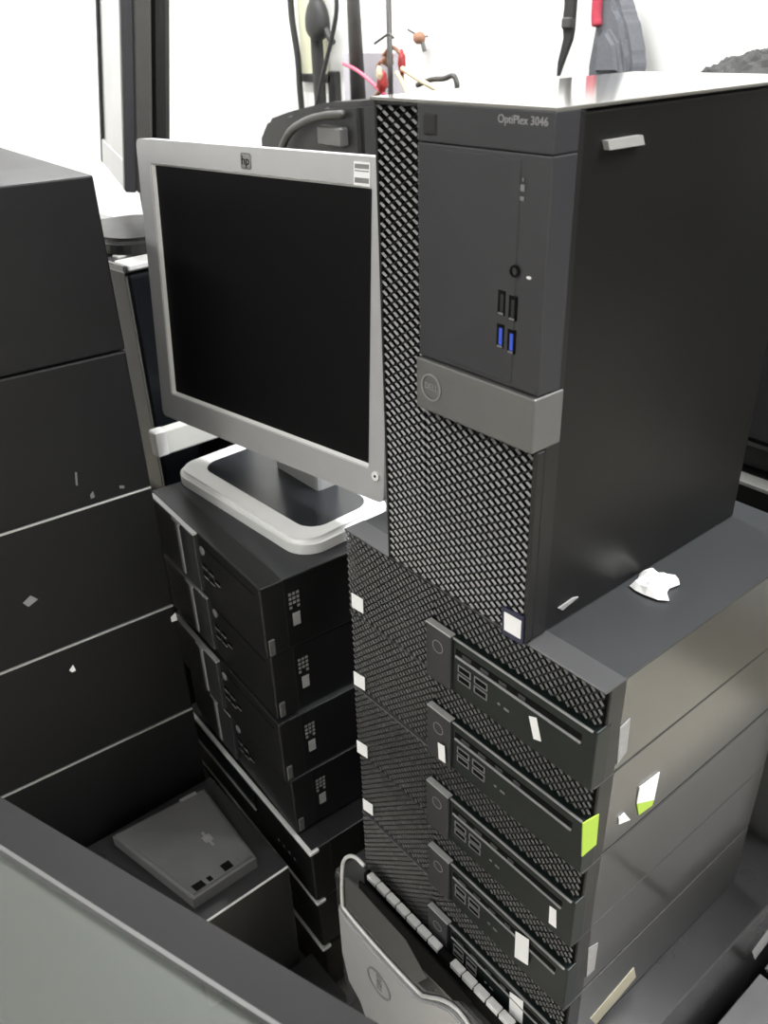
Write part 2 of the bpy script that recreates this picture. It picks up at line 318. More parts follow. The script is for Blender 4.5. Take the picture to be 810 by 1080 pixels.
# ================================================================ FIVE SMALL DESKTOPS UNDER THE TOWER
SW, SH, SD, SX, SY = 0.289, 0.0910, 0.300, -0.065, 0.002
def make_sff(name, label):
    t = thing(name, label, 'computer', (SX, SY, -SH), 0, 'black mesh-front desktops stacked under the tower')
    part('case', bx(0.0005, SW - 0.0005, 0.022, SD, 0.0006, SH - 0.0008, 0.0012, 2), 'sff', t)
    part('top_cover', bx(0.001, SW - 0.001, 0.023, SD - 0.001, SH - 0.0012, SH - 0.0004, 0.0002), 'hptop', t)  # top colour raised above the case to carry the light on it
    fr = part('front_frame', bx(0, SW, 0.006, 0.024, 0.0004, SH - 0.0003, 0.001), 'plastic', t)
    part('frame_lip', bx(0, SW, 0.0, 0.023, SH - 0.0022, SH - 0.0002, 0.0005), 'lidtop', fr)
    part('frame_foot', bx(0, SW, 0.0, 0.007, 0.0004, 0.0022, 0.0005), 'plastic', fr)
    part('frame_back', bx(0.001, SW - 0.001, 0.0045, 0.0065, 0.001, SH - 0.001), 'void', fr)
    GS = [(0.001, 0.118, 0.002, SH - 0.002), (0.118, SW - 0.001, 0.058, SH - 0.002)]
    mg = part('mesh_grille', [grille(*g, 0.0078, 0.0070, 0.00058, 0.0014) for g in GS], 'meshs', t, 'black diamond mesh grille, rib highlights painted in', kind='stuff')
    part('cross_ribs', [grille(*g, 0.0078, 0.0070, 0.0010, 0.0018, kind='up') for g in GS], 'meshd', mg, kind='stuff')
    dp = part('drive_panel', bx(0.118, SW + 0.0005, -0.0045, 0.012, 0.001, 0.0575, 0.0012, 2), 'greenish', t, 'dark port panel')
    part('panel_highlight', bx(0.147, SW - 0.003, -0.0056, -0.003, 0.0555, 0.0572, 0.0005), 'dimsteel', dp)  # highlight along the panel's top edge, painted as a grey line
    bb = part('badge_block', bx(0.1175, 0.1465, -0.0075, 0.0, 0.002, 0.0578, 0.001, 2), 'panel', t, 'raised block with logo')
    part('trim', bx(0.1172, 0.1468, -0.0078, -0.0015, 0.0572, 0.0587, 0.0004), 'silver2', bb)
    part('logo_ring', ellring((0.132, -0.0076, 0.040), (0, -1, 0), 0.0062, 0.0062, 0.0006, (1, 0, 0), 0.0004, 20), 'dimsteel', bb)
    part('drive_slot', bx(0.150, SW - 0.012, -0.0051, -0.004, 0.0415, 0.0475, 0.0004), 'void', t)
    part('slot_highlight', bx(0.150, SW - 0.012, -0.0058, -0.004, 0.0388, 0.0410, 0.0004), 'dimsteel', t)  # highlight line under the slot, given as grey colour
    for k in range(4):
        p = part('slot_cover', bx(0.158 + 0.020 * k, 0.168 + 0.020 * k - 0.001 * k, -0.0056, -0.0045, 0.0428, 0.0462, 0.0003), 'panel', t)
    for k in range(2):
        for j in range(2):
            x = 0.154 + 0.0185 * k; z = 0.030 - 0.0095 * j
            p = part('usb_port', bx(x, x + 0.0135, -0.0052, -0.004, z - 0.003, z + 0.003, 0.0003), 'void', t)
            part('surround', ring([(x - 0.0005, -0.0056, z - 0.0035), (x + 0.014, -0.0056, z - 0.0035), (x + 0.014, -0.0056, z + 0.0035), (x - 0.0005, -0.0056, z + 0.0035)],
                                  [(x + 0.0006, -0.0056, z - 0.0025), (x + 0.0129, -0.0056, z - 0.0025), (x + 0.0129, -0.0056, z + 0.0025), (x + 0.0006, -0.0056, z + 0.0025)], (0, 0.0009, 0)), 'print', p)
    part('indicator', [disc((0.1985, -0.0045, 0.022), (0, -1, 0), 0.0016, 0.0012, (1, 0, 0), 0.0004, 10), bx(0.204, 0.209, -0.0049, -0.0045, 0.0205, 0.0225)], 'print', t)
    return t
SFFL = ['black mesh-front desktop directly under the tower, topmost of its five',
        'black mesh-front desktop second from top, white sticker on its badge block',
        'black mesh-front desktop in the middle of its stack of five',
        'black mesh-front desktop fourth down, white label near its right corner',
        'black mesh-front desktop at the bottom of its five, touching the silver tower']
sffs = []
s0 = make_sff('desktop_pc', SFFL[0])
jit = [(0, 0), (-0.0003, 0.001), (0.0001, -0.0008), (-0.0003, 0.0014), (0.0002, 0.0)]
for k in range(5):
    loc = (SX + jit[k][0], SY + jit[k][1], -SH * (k + 1))
    if k == 0: s0.location = (loc[0], loc[1], loc[2] + ZO); sffs.append(s0)
    else: sffs.append(dup(s0, loc, 0, SFFL[k]))
YP = SY - 0.0046
for k, quad in ((0, ((558, 755), (566, 757), (571, 782), (563, 779))), (1, ((462, 783), (469, 787), (470, 805), (463, 800))),
                (2, ((580, 955), (587, 960), (587, 979), (579, 973))), (3, ((544, 982), (558, 991), (557, 1018), (543, 1009))), (4, ((538, 1046), (552, 1056), (551, 1080), (537, 1071)))):
    yy = YP - (0.0035 if k == 1 else 0.0004)
    pxsticker('paper_label', sffs[k], [on_y(u, v, yy) for u, v in quad], 'paper', (0, -0.0004, 0), 'small white paper label')
for k, (u, v) in enumerate(((377, 636), (379, 718), (382, 790), (388, 851))):
    hw, hh = 6.0 - 0.3 * k, 8.0 - 0.6 * k
    pxsticker('processor_sticker', sffs[k], [on_y(u + a, v + b, SY - 0.0008) for a, b in ((-hw, -hh - 3), (hw, -hh + 4), (hw + 0.5, hh + 3), (-hw + 0.5, hh - 4))], 'paper', (0, -0.0005, 0), 'white square processor sticker')
XP = SX + SW - 0.0005
for k, quad, m, lb in ((1, ((614, 868), (631, 858), (628, 890), (613, 903)), 'green', 'lime green tag'), (1, ((674, 830), (695, 814), (689, 843), (671, 847)), 'paper', 'white half of an old tag'),
                   (1, ((671, 847), (689, 843), (687, 849), (673, 859)), 'green', 'lime half of an old tag'), (1, ((652, 862), (658, 857), (664, 864), (652, 869)), 'paper', 'white scrap of label'),
                   (0, ((653, 768), (664, 757), (660, 792), (650, 806)), 'grey', 'worn silver vent label'), (3, ((620, 1000), (630, 994), (626, 1022), (618, 1030)), 'grey', 'worn silver vent label'),
                   (4, ((622, 1074), (668, 1020), (670, 1030), (628, 1080)), 'beige', 'long beige label')):
    pxsticker('label_tag', sffs[k], [on_x(u, v, XP) for u, v in quad], m, (0.0009, 0, 0), lb)

# ---------------------------------------------------------------- crumpled tissue on the topmost desktop
bm = bmesh.new()
out = [(664, 617), (672, 611), (675, 604), (684, 602), (694, 606), (704, 609), (716, 610), (717, 616), (706, 620), (703, 625), (706, 633), (694, 632), (680, 627), (670, 622)]
P = [on_z(u, v, 0.002) for u, v in out]
cen = sum(P, Vector()) / len(P)
rnd = random.Random(3)
rings_ = []
for f, h in ((1.0, 0.001), (0.8, 0.009), (0.55, 0.013), (0.3, 0.011)):
    rings_.append([bm.verts.new((cen.x + (p.x - cen.x) * f, cen.y + (p.y - cen.y) * f, h * 0.6 * rnd.uniform(0.6, 1.3) + 0.0008)) for p in P])
cv = bm.verts.new((cen.x, cen.y, 0.009)); base = bm.verts.new((cen.x, cen.y, 0.0008)); n = len(P)
for i in range(3):
    for k in range(n): bm.faces.new((rings_[i][k], rings_[i][(k + 1) % n], rings_[i + 1][(k + 1) % n], rings_[i + 1][k]))
for k in range(n):
    bm.faces.new((rings_[3][k], rings_[3][(k + 1) % n], cv)); bm.faces.new((rings_[0][(k + 1) % n], rings_[0][k], base))
bmesh.ops.recalc_face_normals(bm, faces=bm.faces[:])
solo('tissue', bm, 'tissue', 'crumpled scrap of white tissue beside the upright tower', 'tissue')

# ================================================================ SILVER WORKSTATION LYING UNDER THAT STACK
WX0, WX1, WT, WB = -0.088, 0.264, -0.4555, -0.725
t = thing('workstation_pc', 'large workstation lying on its side with silver logo front panel', 'computer', (WX0, 0, WB))
def L(p): return Vector((p[0] - WX0, p[1], p[2] - WB))
ww, wh = WX1 - WX0, WT - WB
part('case', bx(0.004, ww, 0.002, 0.379, 0.0, wh, 0.002, 2), 'case2', t)
part('front_bezel', bx(0.0, ww, -0.028, 0.006, 0.0, wh - 0.003, 0.006, 3), 'smoke', t, 'smoky dark front bezel')
YF = -0.029
rim_px = [(384, 913), (376, 905), (369, 903), (363, 907), (361, 918), (361, 950), (366, 962), (400, 1002), (440, 1045), (450, 1051), (464, 1054), (478, 1061), (490, 1074), (505, 1100)]
part('rim', tube(smooth_path([L(on_y(u, v, YF - 0.001)) for u, v in rim_px], 5), 0.0022, 8), 'steel', t, 'bright silver rim', smooth=True)
body_px = [(361, 952), (366, 963), (400, 1003), (440, 1046), (450, 1052), (464, 1055), (478, 1062), (490, 1075), (498, 1090), (470, 1130), (430, 1130), (395, 1085), (384, 1052), (372, 1030), (365, 1000)]
fp = part('logo_panel', prism([L(on_y(u, v, YF + 0.003)) for u, v in body_px], (0, -0.007, 0), 0.0015), 'silver', t, 'silver front panel with oval logo')
lc = L(on_y(400, 1037, YF - 0.004))
part('logo_ring', ellring(lc, (0, -1, 0), 0.021, 0.021, 0.0022, (1, 0, 0), 0.0015), 'dimsteel', fp)
text_mesh('logo_lettering', 'DELL', 0.013, 'dimsteel', fp, Matrix.Translation(lc + Vector((0, -0.0008, 0))) @ FRONT @ Matrix.Rotation(math.radians(-90), 4, 'Z'))
lens_px = [(367, 912), (372, 912), (392, 930), (470, 1012), (500, 1045), (496, 1060), (470, 1046), (452, 1044), (400, 990), (368, 950)]
part('smoked_lens', prism([L(on_y(u, v, YF + 0.001)) for u, v in [(366, 925), (380, 935), (430, 990), (452, 1030), (440, 1036), (400, 992), (367, 953)]], (0, -0.003, 0)), 'accent', t, 'grey translucent strip')
part('vent_band', prism([L(on_y(u, v, YF + 0.001)) for u, v in ((380, 928), (392, 938), (470, 1022), (500, 1056), (480, 1054), (448, 1022), (400, 968), (380, 944))], (0, -0.0022, 0)), 'void', t, 'black perforated band')
# bright segmented strip along the top of the bezel
zs = wh + 0.028
for k in range(13):
    if k == 7: continue
    xa = on_y(390, 920, -0.012).x - WX0 + 0.0168 * k
    part('vent_rib', bx(xa, xa + 0.0158, -0.017, -0.0085, zs - 0.009, zs - 0.002, 0.001), 'steel', t)
part('strip_base', bx(0.045, ww - 0.01, -0.0165, -0.0082, wh - 0.02, zs - 0.004, 0.001), 'void', t)
pxsticker('serial_label', t, [on_x(u, v, WX1 + 0.0003) for u, v in ((793, 1004), (810, 980), (812, 990), (796, 1012))], 'grey', (0.0004, 0, 0), 'worn white serial label')
t = thing('tower_base_pc', 'black desktop on the floor carrying the silver workstation', 'computer', (WX0 + 0.02, 0.01, -ZO))
part('case', bx(0, 0.33, 0.02, 0.38, 0, ZO - 0.7255 , 0.002, 2), 'case', t)
part('front_bezel', bx(0, 0.33, 0.0, 0.022, 0.002, ZO - 0.727, 0.004, 3), 'plastic', t)
# dark flat desktop to the right, only its top seen; one added behind darkens the stack's reflections
for (y0_, lb) in ((-0.12, 'dark grey flat desktop in the lower right corner beside the workstation'), (0.31, 'added unseen flat desktop darkening reflections, beyond the lower right corner one')):
    t = thing('flat_pc', lb, 'computer', (0.278, y0_, -ZO))
    part('case', bx(0.0, 0.13, 0.02, 0.42, 0, ZO - 0.565, 0.003, 2), 'case2', t)
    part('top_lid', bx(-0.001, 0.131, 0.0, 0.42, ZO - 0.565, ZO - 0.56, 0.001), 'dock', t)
    part('front_bezel', bx(0.0, 0.13, 0.0, 0.022, 0, ZO - 0.566, 0.003, 2), 'plastic', t)

# ================================================================ FOUR DESKTOPS WITH SILVER LOGO STRIP
HW, HH, HD, HA = 0.300, 0.1, 0.33, -0.058
def make_hp(name, label, loc):
    t = thing(name, label, 'computer', loc, HA, 'black desktops stacked under the silver monitor')
    part('case', bx(0.001, HW, 0.03, HD, 0.001, HH - 0.001, 0.0015, 2), 'case', t)
    part('top_cover', bx(0.0015, HW - 0.0008, 0.031, HD - 0.001, HH - 0.0016, HH - 0.0006, 0.0003), 'hptop', t)  # lit tone of the black top put into a lighter colour
    part('front_bezel', bx(0, HW + 0.0005, 0.0, 0.032, 0.0005, HH - 0.0005, 0.0022, 3), 'plastic', t)
    gpn = part('grille_panel', [bx(0.010, 0.142, -0.006, 0.002, 0.012, HH - 0.001, 0.0015, 2)], 'hptop', t, 'raised textured panel')
    part('perforation', [bx(0.018 + 0.0072 * i, 0.0205 + 0.0072 * i, -0.0063, -0.0055, 0.02 + 0.0065 * j, 0.0225 + 0.0065 * j) for i in range(9) for j in range(11)], 'plastic', gpn, kind='stuff')
    part('top_trim', bx(0.008, 0.144, -0.0068, 0.0, HH - 0.0025, HH - 0.0002, 0.0006), 'silver2', gpn)
    part('logo_strip', [bx(0.091, 0.100, -0.0074, -0.004, 0.018, HH - 0.004, 0.001), bx(0.080, 0.104, -0.0074, -0.004, HH - 0.007, HH - 0.002, 0.001)], 'silver', t, 'vertical silver strip')
    part('power_button', disc((0.152, 0.0, 0.078), (0, -1, 0), 0.006, 0.006, (1, 0, 0), 0.0012, 16), 'dimsteel', t)
    for k, (px_, pz_) in enumerate(((0.152, 0.055), (0.170, 0.055), (0.152, 0.041), (0.170, 0.041), (0.186, 0.048))):
        p = part('usb_port', bx(px_ - 0.006, px_ + 0.006, -0.0006, 0.001, pz_ - 0.003, pz_ + 0.003), 'void', t)
        part('surround', bx(px_ - 0.006, px_ + 0.006, -0.0010, 0.0008, pz_ - 0.0042, pz_ - 0.0026), 'dimsteel', p)
    part('drive_line', bx(0.150, 0.288, -0.0005, 0.001, 0.085, 0.0862), 'void', t)
    for k in range(3):
        for j in range(4 - (k == 1)):
            z = 0.076 - 0.0062 * j
            part('side_vent', bx(HW - 0.0006, HW + 0.0004, 0.036 + 0.0052 * k, 0.0395 + 0.0052 * k, z - 0.0018, z + 0.0018), 'dimsteel', t)
    part('warranty_sticker', bx(HW - 0.0006, HW + 0.0005, 0.039, 0.049, 0.031, 0.049), 'grey', t, 'small pale sticker')
    part('release_tab', bx(HW - 0.002, HW + 0.0022, 0.004, 0.012, 0.003, 0.026, 0.0008), 'accent', t, 'grey release tab')
    return t
ca, sa = math.cos(HA), math.sin(HA)
HPC = [(-0.229, -0.003), (-0.231, 0.002), (-0.224, -0.002), (-0.222, 0.005)]
HPL = ['black desktop carrying the white monitor base, topmost of its four', 'black desktop second from top under the silver monitor',
       'black desktop third from top under the silver monitor', 'black desktop fourth down, resting on the silver-edged desktops']
hp0 = None; HPS = []
for k, (fx, fy) in enumerate(HPC):
    loc = (fx - HW * ca, fy - HW * sa, -0.15 - HH * (k + 1))
    if k == 0: hp0 = make_hp('desktop_pc', HPL[0], loc); HPS.append(hp0)
    else: HPS.append(dup(hp0, loc, HA, HPL[k]))

# ================================================================ THREE SILVER-EDGED DESKTOPS BELOW
def make_low(name, label, loc, h):
    W_, D_ = 0.362, 0.36
    t = thing(name, label, 'computer', loc, -0.03, 'silver-edged desktops at the foot of the stack')
    part('case', bx(0.001, W_ - 0.001, 0.03, D_, 0.0008, h - 0.0008, 0.0015, 2), 'case', t)
    part('front_bezel', bx(0, W_, 0.0, 0.032, 0.0008, h - 0.001, 0.003, 3), 'plastic', t)
    part('edge_trim', bx(-0.001, W_ + 0.0015, -0.003, 0.0035, h - 0.006, h - 0.001, 0.0012, 2), 'steel', t, 'silver edge trim')
    part('corner_trim', bx(W_ - 0.004, W_ + 0.0018, -0.001, 0.012, h - 0.006, h - 0.001, 0.0012, 2), 'steel', t)
    part('drive_door', bx(0.02, 0.215, -0.0016, 0.002, 0.045, h - 0.016, 0.001), 'gloss', t)
    part('drive_lip', bx(0.02, 0.215, -0.004, 0.0, h * 0.5, h * 0.5 + 0.003, 0.001), 'dimsteel', t)
    for k in range(4): part('port_light', disc((0.272 + 0.014 * k, -0.0002, h - 0.06), (0, -1, 0), 0.0022, 0.0022, (1, 0, 0), 0.0006, 10), 'print', t)
    return t
lw = make_low('low_desktop', 'black desktop with a silver front edge, upper of three', (-0.548, 0.0135, -0.6525), 0.1015)
dup(lw, (-0.547, 0.016, -0.6525 - 0.1025), -0.03, 'black desktop with a silver front edge, middle of three')
dup(lw, (-0.546, 0.017, -0.6525 - 0.2050), -0.03, 'black desktop with a silver front edge, lowest of three')
solo('plinth', bx(-0.54, -0.19, 0.05, 0.38, -ZO, -0.858, 0.002), 'wood', 'low dark board under the silver-edged desktops', 'board')

# ================================================================ LEFT STACK OF DARK CASES
LA = 1.515 - math.pi / 2
LZ = [0.270, 0.088, -0.082, -0.256, -0.434, -0.612, -0.79]
LL = ['dark case topmost of the left stack with bare top in view', 'dark case second from top in the left stack, scratched near its lower edge',
      'dark case third from top in the left stack, between bright seams', 'dark case fourth from top in the left stack, white fleck on its side',
      'dark case fifth down in the left stack, beside the small grey dock box', 'dark case sixth down in the left stack, behind the small grey dock box']
lroot = Vector((-0.412, -0.03, 0))
def make_left(label, zt, zb, k):
    t = thing('pc_case', label, 'computer', (lroot.x, lroot.y, zb), LA, 'dark cases of the left stack')
    h = zt - zb
    part('case', bx(-0.42, 0, -0.46, -0.0, 0.0008, h - 0.0008, 0.0022, 2), 'leftcase', t)
    if k >= 2: part('bare_edge', bx(-0.003, 0.0012, -0.458, -0.001, h - 0.0022, h - 0.0002, 0.0003), 'silver2' , t, 'bright folded metal edge')
    return t
lefts = [make_left(LL[k], LZ[k], LZ[k + 1], k) for k in range(6)]
n_l = Vector((math.cos(LA), math.sin(LA), 0))
def on_left(u, v): return on_plane(u, v, lroot + n_l * 0.0001, n_l)
for k, quad, m in ((3, ((73, 707), (77, 701), (80, 707), (76, 709)), 'paper'), (2, ((24, 636), (32, 628), (40, 632), (30, 640)), 'dimsteel'), (1, ((79, 498), (81, 498), (82, 512), (80, 512)), 'print'),
                   (1, ((95, 522), (98, 518), (100, 524), (96, 526)), 'print'), (1, ((126, 512), (131, 512), (131, 515), (126, 515)), 'print'), (3, ((180, 651), (185, 646), (187, 654), (181, 656)), 'paper')):
    pxsticker('paint_chip', lefts[k], [on_left(u, v) for u, v in quad], m, tuple(n_l * 0.0004))
solo('plinth', bx(-0.80, -0.43, -0.44, -0.06, -ZO, -0.7905, 0.002), 'wood', 'low dark wooden block under the left stack of cases', 'board')

# ================================================================ SILVER MONITOR
MW, MH = 0.405, 0.345
MC = Vector((-0.36, 0.105, 0.112))
MA = 0.143
t = thing('silver_monitor', 'silver-framed monitor with dark screen on a white oval-cornered base', 'monitor', (-0.395, 0.135, -0.15), 0.0)
TI = Matrix.Translation((-0.395, 0.135, -0.15)).inverted()
T0 = TI @ Matrix.Translation(MC) @ Matrix.Rotation(MA, 4, 'Z') @ Matrix.Rotation(-0.083, 4, 'X') @ Matrix.Rotation(-0.01, 4, 'Y')
def tf(bm, m=None):
    bmesh.ops.transform(bm, matrix=m or T0, verts=bm.verts[:]); return bm
def xz(P, y): return [(p[0], y, p[1]) for p in P]
bl, br_, bt, bb_ = 0.026, 0.022, 0.026, 0.036
outer = rrect(0, 0, MW, MH, 0.008, 4)
iw, ih = MW - bl - br_, MH - bt - bb_
icx, icz = (bl - br_) / 2, (bb_ - bt) / 2
inner = rrect(icx, icz, iw, ih, 0.003, 4)
fr = part('frame', tf(ring(xz(outer, 0), xz(inner, 0), (0, 0.02, 0))), 'silver', t, 'silver plastic frame')
inner2 = rrect(icx, icz, iw - 0.006, ih - 0.006, 0.002, 4)
bm = bmesh.new()
a_ = [bm.verts.new((p[0], -0.0005, p[1])) for p in rrect(icx, icz, iw + 0.0015, ih + 0.0015, 0.003, 4)]; b_ = [bm.verts.new((p[0], 0.006, p[1])) for p in inner2]
for i in range(len(a_)): bm.faces.new((a_[i], a_[(i + 1) % len(a_)], b_[(i + 1) % len(a_)], b_[i]))
part('inner_lip', tf(bm), 'white', fr, 'pale chamfer around the screen')
part('screen', tf(bx(icx - iw / 2, icx + iw / 2, 0.005, 0.012, icz - ih / 2, icz + ih / 2)), 'screen', t, 'switched-off dark screen')
part('back_shell', tf(prism([(p[0] * 0.97, 0.019, p[1] * 0.97) for p in outer], (0, 0.035, 0), 0.012)), 'silver', t)
lg = part('logo_badge', tf(bx(-0.008, 0.008, -0.0012, 0.001, MH / 2 - 0.022, MH / 2 - 0.006, 0.002)), 'dimsteel', t, 'small square logo')
text_mesh('logo_lettering', 'hp', 0.013, 'void', lg, T0 @ Matrix.Translation((0, -0.0014, MH / 2 - 0.0135)) @ FRONT, 0.0002)
ss = part('rating_sticker', tf(bx(MW / 2 - 0.045, MW / 2 - 0.024, -0.0006, 0.001, MH / 2 - 0.026, MH / 2 - 0.005)), 'paper', t, 'white sticker with dark bars')
part('sticker_bars', [tf(bx(MW / 2 - 0.0435, MW / 2 - 0.0255, -0.0009, 0, MH / 2 - z1, MH / 2 - z0)) for z0, z1 in ((0.007, 0.011), (0.0125, 0.0135), (0.019, 0.0235))], 'dimsteel', ss)
part('power_button', tf(disc((MW / 2 - 0.011, 0, -MH / 2 + 0.030), (0, -1, 0), 0.0052, 0.0052, (1, 0, 0), 0.002, 18)), 'white', t, 'round white power button')
part('power_icon', tf(disc((MW / 2 - 0.011, -0.0021, -MH / 2 + 0.030), (0, -1, 0), 0.0016, 0.0016, (1, 0, 0), 0.0003, 10)), 'void', t)
part('neck', [tf(bx(-0.045, 0.045, 0.05, 0.075, -0.18, 0.02, 0.006, 2)), bx(-0.045, 0.055, 0.025, 0.06, 0.004, 0.09, 0.006, 2)], 'silver', t)
bo = rrect(0, 0, 0.298, 0.150, 0.034, 8); bi = rrect(0.004, 0.004, 0.245, 0.100, 0.026, 8)
RB = Matrix.Rotation(0.05, 4, 'Z')
part('base', tf(prism([(p[0], p[1], 0.0) for p in bo], (0, 0, 0.019), 0.006, 3), RB), 'white', t, 'white rounded base plate')
part('base_insert', tf(prism([(p[0], p[1], 0.0188) for p in bi], (0, 0, 0.0006)), RB), 'insert', t, 'slate inset panel')

# ================================================================ GREY BOX IN THE PIT AND WHAT IT LIES ON
PB = 0.931
box_x1 = -0.198
t = thing('pit_case', 'black case low in the gap below the small grey dock box', 'computer', (-0.405, -0.36, -ZO))
part('case', bx(0, 0.205, 0, 0.335, 0, ZO - 0.567, 0.002, 2), 'case2', t)
part('lid_edge', bx(0.2035, 0.2062, 0.002, 0.334, ZO - 0.569, ZO - 0.5668, 0.0004), 'steel', t, 'bright lid edge')
t = thing('gap_filler', 'added dark filler on the floor between the pit and the silver workstation', 'computer', (-0.193, -0.34, -ZO))  # added to cover bright floor and keep this gap dark
part('case', bx(0, 0.096, 0.02, 0.33, 0, 0.13, 0.002, 2), 'case', t)
part('front_bezel', bx(0, 0.096, 0.0, 0.022, 0.001, 0.129, 0.003, 2), 'plastic', t)
zt = -0.545
q = [on_z(u, v, zt) for u, v in ((118, 880), (215, 830), (270, 903), (203, 947))]
t = thing('dock_box', 'small flat grey plastic box with slotted end, low beside the left stack', 'dock', (q[0].x, q[0].y, -0.567))
off = Vector((q[0].x, q[0].y, -0.567))
part('body', prism([(p - off) - Vector((0, 0, 0.0215)) for p in (q[0], q[1], q[2], q[3])][::1], (0, 0, 0.0215), 0.004, 3), 'dock', t)
def qp(a, b, z=0.0): return (q[0] * (1 - a) * (1 - b) + q[3] * a * (1 - b) + q[2] * a * b + q[1] * (1 - a) * b) - off + Vector((0, 0, z))
def qquad(a0, a1, b0, b1, z, d, name, m, label=None): return part(name, prism([qp(a0, b0, z), qp(a1, b0, z), qp(a1, b1, z), qp(a0, b1, z)], (0, 0, d)), m, t, label)
qquad(0.90, 0.97, 0.10, 0.25, -0.002, 0.0026, 'connector_slot', 'void'); qquad(0.91, 0.96, 0.31, 0.37, -0.002, 0.0026, 'connector_slot', 'void'); qquad(0.88, 0.96, 0.55, 0.68, -0.002, 0.0026, 'connector_slot', 'void')
qquad(0.90, 0.96, 0.78, 0.93, -0.002, 0.0026, 'label_plate', 'accent'); qquad(0.52, 0.60, 0.62, 0.72, -0.002, 0.0023, 'logo_mark', 'dimsteel'); qquad(0.47, 0.66, 0.655, 0.685, -0.002, 0.0024, 'logo_mark', 'dimsteel')
qquad(0.0, 0.04, 0.72, 0.9, -0.002, 0.0023, 'corner_mark', 'dimsteel')

# ================================================================ MONITOR LYING IN THE FOREGROUND
FA = math.radians(19.3)
fx, fy = Vector((math.cos(FA), math.sin(FA), 0)), Vector((-math.sin(FA), math.cos(FA), 0))
A = on_z(0, 840, 0.0)
FW, FH = 0.50, 0.33
org = A - fx * 0.115 + fx * FW / 2 - fy * FH / 2        # centre
t = thing('lying_monitor', 'dark monitor lying face up, filling the lower left foreground', 'monitor', (org.x, org.y, -0.045), FA)
part('bezel', ring([(p[0], p[1], 0.027) for p in rrect(0, 0, FW, FH, 0.008, 4)], [(p[0], p[1], 0.027) for p in rrect(0, 0, FW - 0.046, FH - 0.046, 0.003, 4)], (0, 0, 0.018)), 'fgbezel', t, 'dark plastic bezel')
part('inner_lip', ring([(p[0], p[1], 0.030) for p in rrect(0, 0, FW - 0.046, FH - 0.046, 0.003, 4)], [(p[0], p[1], 0.030) for p in rrect(0, 0, FW - 0.0505, FH - 0.0505, 0.003, 4)], (0, 0, 0.0165)), 'accent', t, 'paler inner lip')
part('screen', bx(-FW / 2 + 0.024, FW / 2 - 0.024, -FH / 2 + 0.024, FH / 2 - 0.024, 0.030, 0.042), 'fgscreen', t, 'grey matte screen')
part('back_shell', prism([(p[0], p[1], 0.030) for p in rrect(0, 0, FW - 0.01, FH - 0.01, 0.02, 4)], (0, 0, -0.030), 0.012), 'plastic', t)
t2 = thing('side_table', 'small dark table under the monitor in the foreground', 'table', (org.x, org.y, -ZO), FA)
part('tabletop', bx(-0.2, 0.2, -0.13, 0.12, ZO - 0.07, ZO - 0.0455, 0.003), 'wood', t2)
for sx in (-1, 1):
    for sy in (-1, 1): part('leg', bx(sx * 0.18 - 0.018, sx * 0.18 + 0.018, sy * 0.1 - 0.018, sy * 0.1 + 0.018, 0, ZO - 0.07, 0.002), 'wood', t2)

# ================================================================ BEHIND: BENCH AND EQUIPMENT
t = thing('workbench', 'long dark workbench along the white wall behind the stacks', 'table', (-1.0, 1.0, -ZO))
part('tabletop', bx(-1.25, 1.15, -0.30, 0.30, ZO - 0.19, ZO - 0.15, 0.004), 'wood', t)
for sx in (-1.2, 1.1):
    for sy in (-0.25, 0.25): part('leg', bx(sx - 0.025, sx + 0.025, sy - 0.025, sy + 0.025, 0, ZO - 0.19, 0.002), 'wood', t)
# glossy tower with a black monitor on it
gx, gy, gz = -0.795, 0.135, 0.102
g1 = on_z(128, 280, gz); g0 = on_z(108, 262, gz)
t = thing('gloss_tower', 'glossy black tower with silver top trim between left stack and silver monitor', 'computer', (g1.x, g1.y, gz - 0.40), math.radians(5))
part('case', bx(-0.40, -0.004, 0.006, 0.175, 0, 0.392, 0.003, 2), 'gloss', t)
part('front_door', bx(-0.006, 0.010, 0.004, 0.178, 0.0, 0.386, 0.006, 3), 'gloss', t)
part('top_cover', bx(-0.40, 0.006, 0.0, 0.18, 0.388, 0.400, 0.003, 2), 'smoke', t)
part('top_trim', bx(-0.03, 0.012, 0.004, 0.178, 0.392, 0.4015, 0.002), 'steel', t, 'bright silver trim')
part('trim_line', bx(-0.062, -0.045, 0.02, 0.178, 0.3995, 0.4018, 0.0005), 'steel', t)
part('front_label', [bx(0.0095, 0.0108, 0.05, 0.10, 0.335, 0.340), bx(0.0095, 0.0108, 0.06, 0.10, 0.24, 0.252), bx(0.0095, 0.0108, 0.08, 0.086, 0.15, 0.156)], 'print', t)
solo('crate', bx(g1.x - 0.42, g1.x - 0.02, g1.y - 0.03, g1.y + 0.2, -ZO, gz - 0.4005, 0.003), 'wood', 'dark wooden crate under the glossy black tower', 'crate')
# monitor with its edge toward us
mb = on_z(120, 238, gz + 0.02)
mx_ = g1.x - 0.13
t = thing('black_monitor', 'black monitor seen edge-on atop the glossy tower, rising out of frame', 'monitor', (mx_, g1.y + 0.085, gz + 0.0025), 0)
part('base', prism([(p[0], p[1], 0) for p in rrect(0, 0, 0.20, 0.15, 0.06, 8)], (0, 0, 0.022), 0.008, 3), 'plastic', t, 'black rounded foot')
part('neck', bx(-0.03, 0.03, 0.03, 0.055, 0.02, 0.2, 0.004), 'plastic', t)
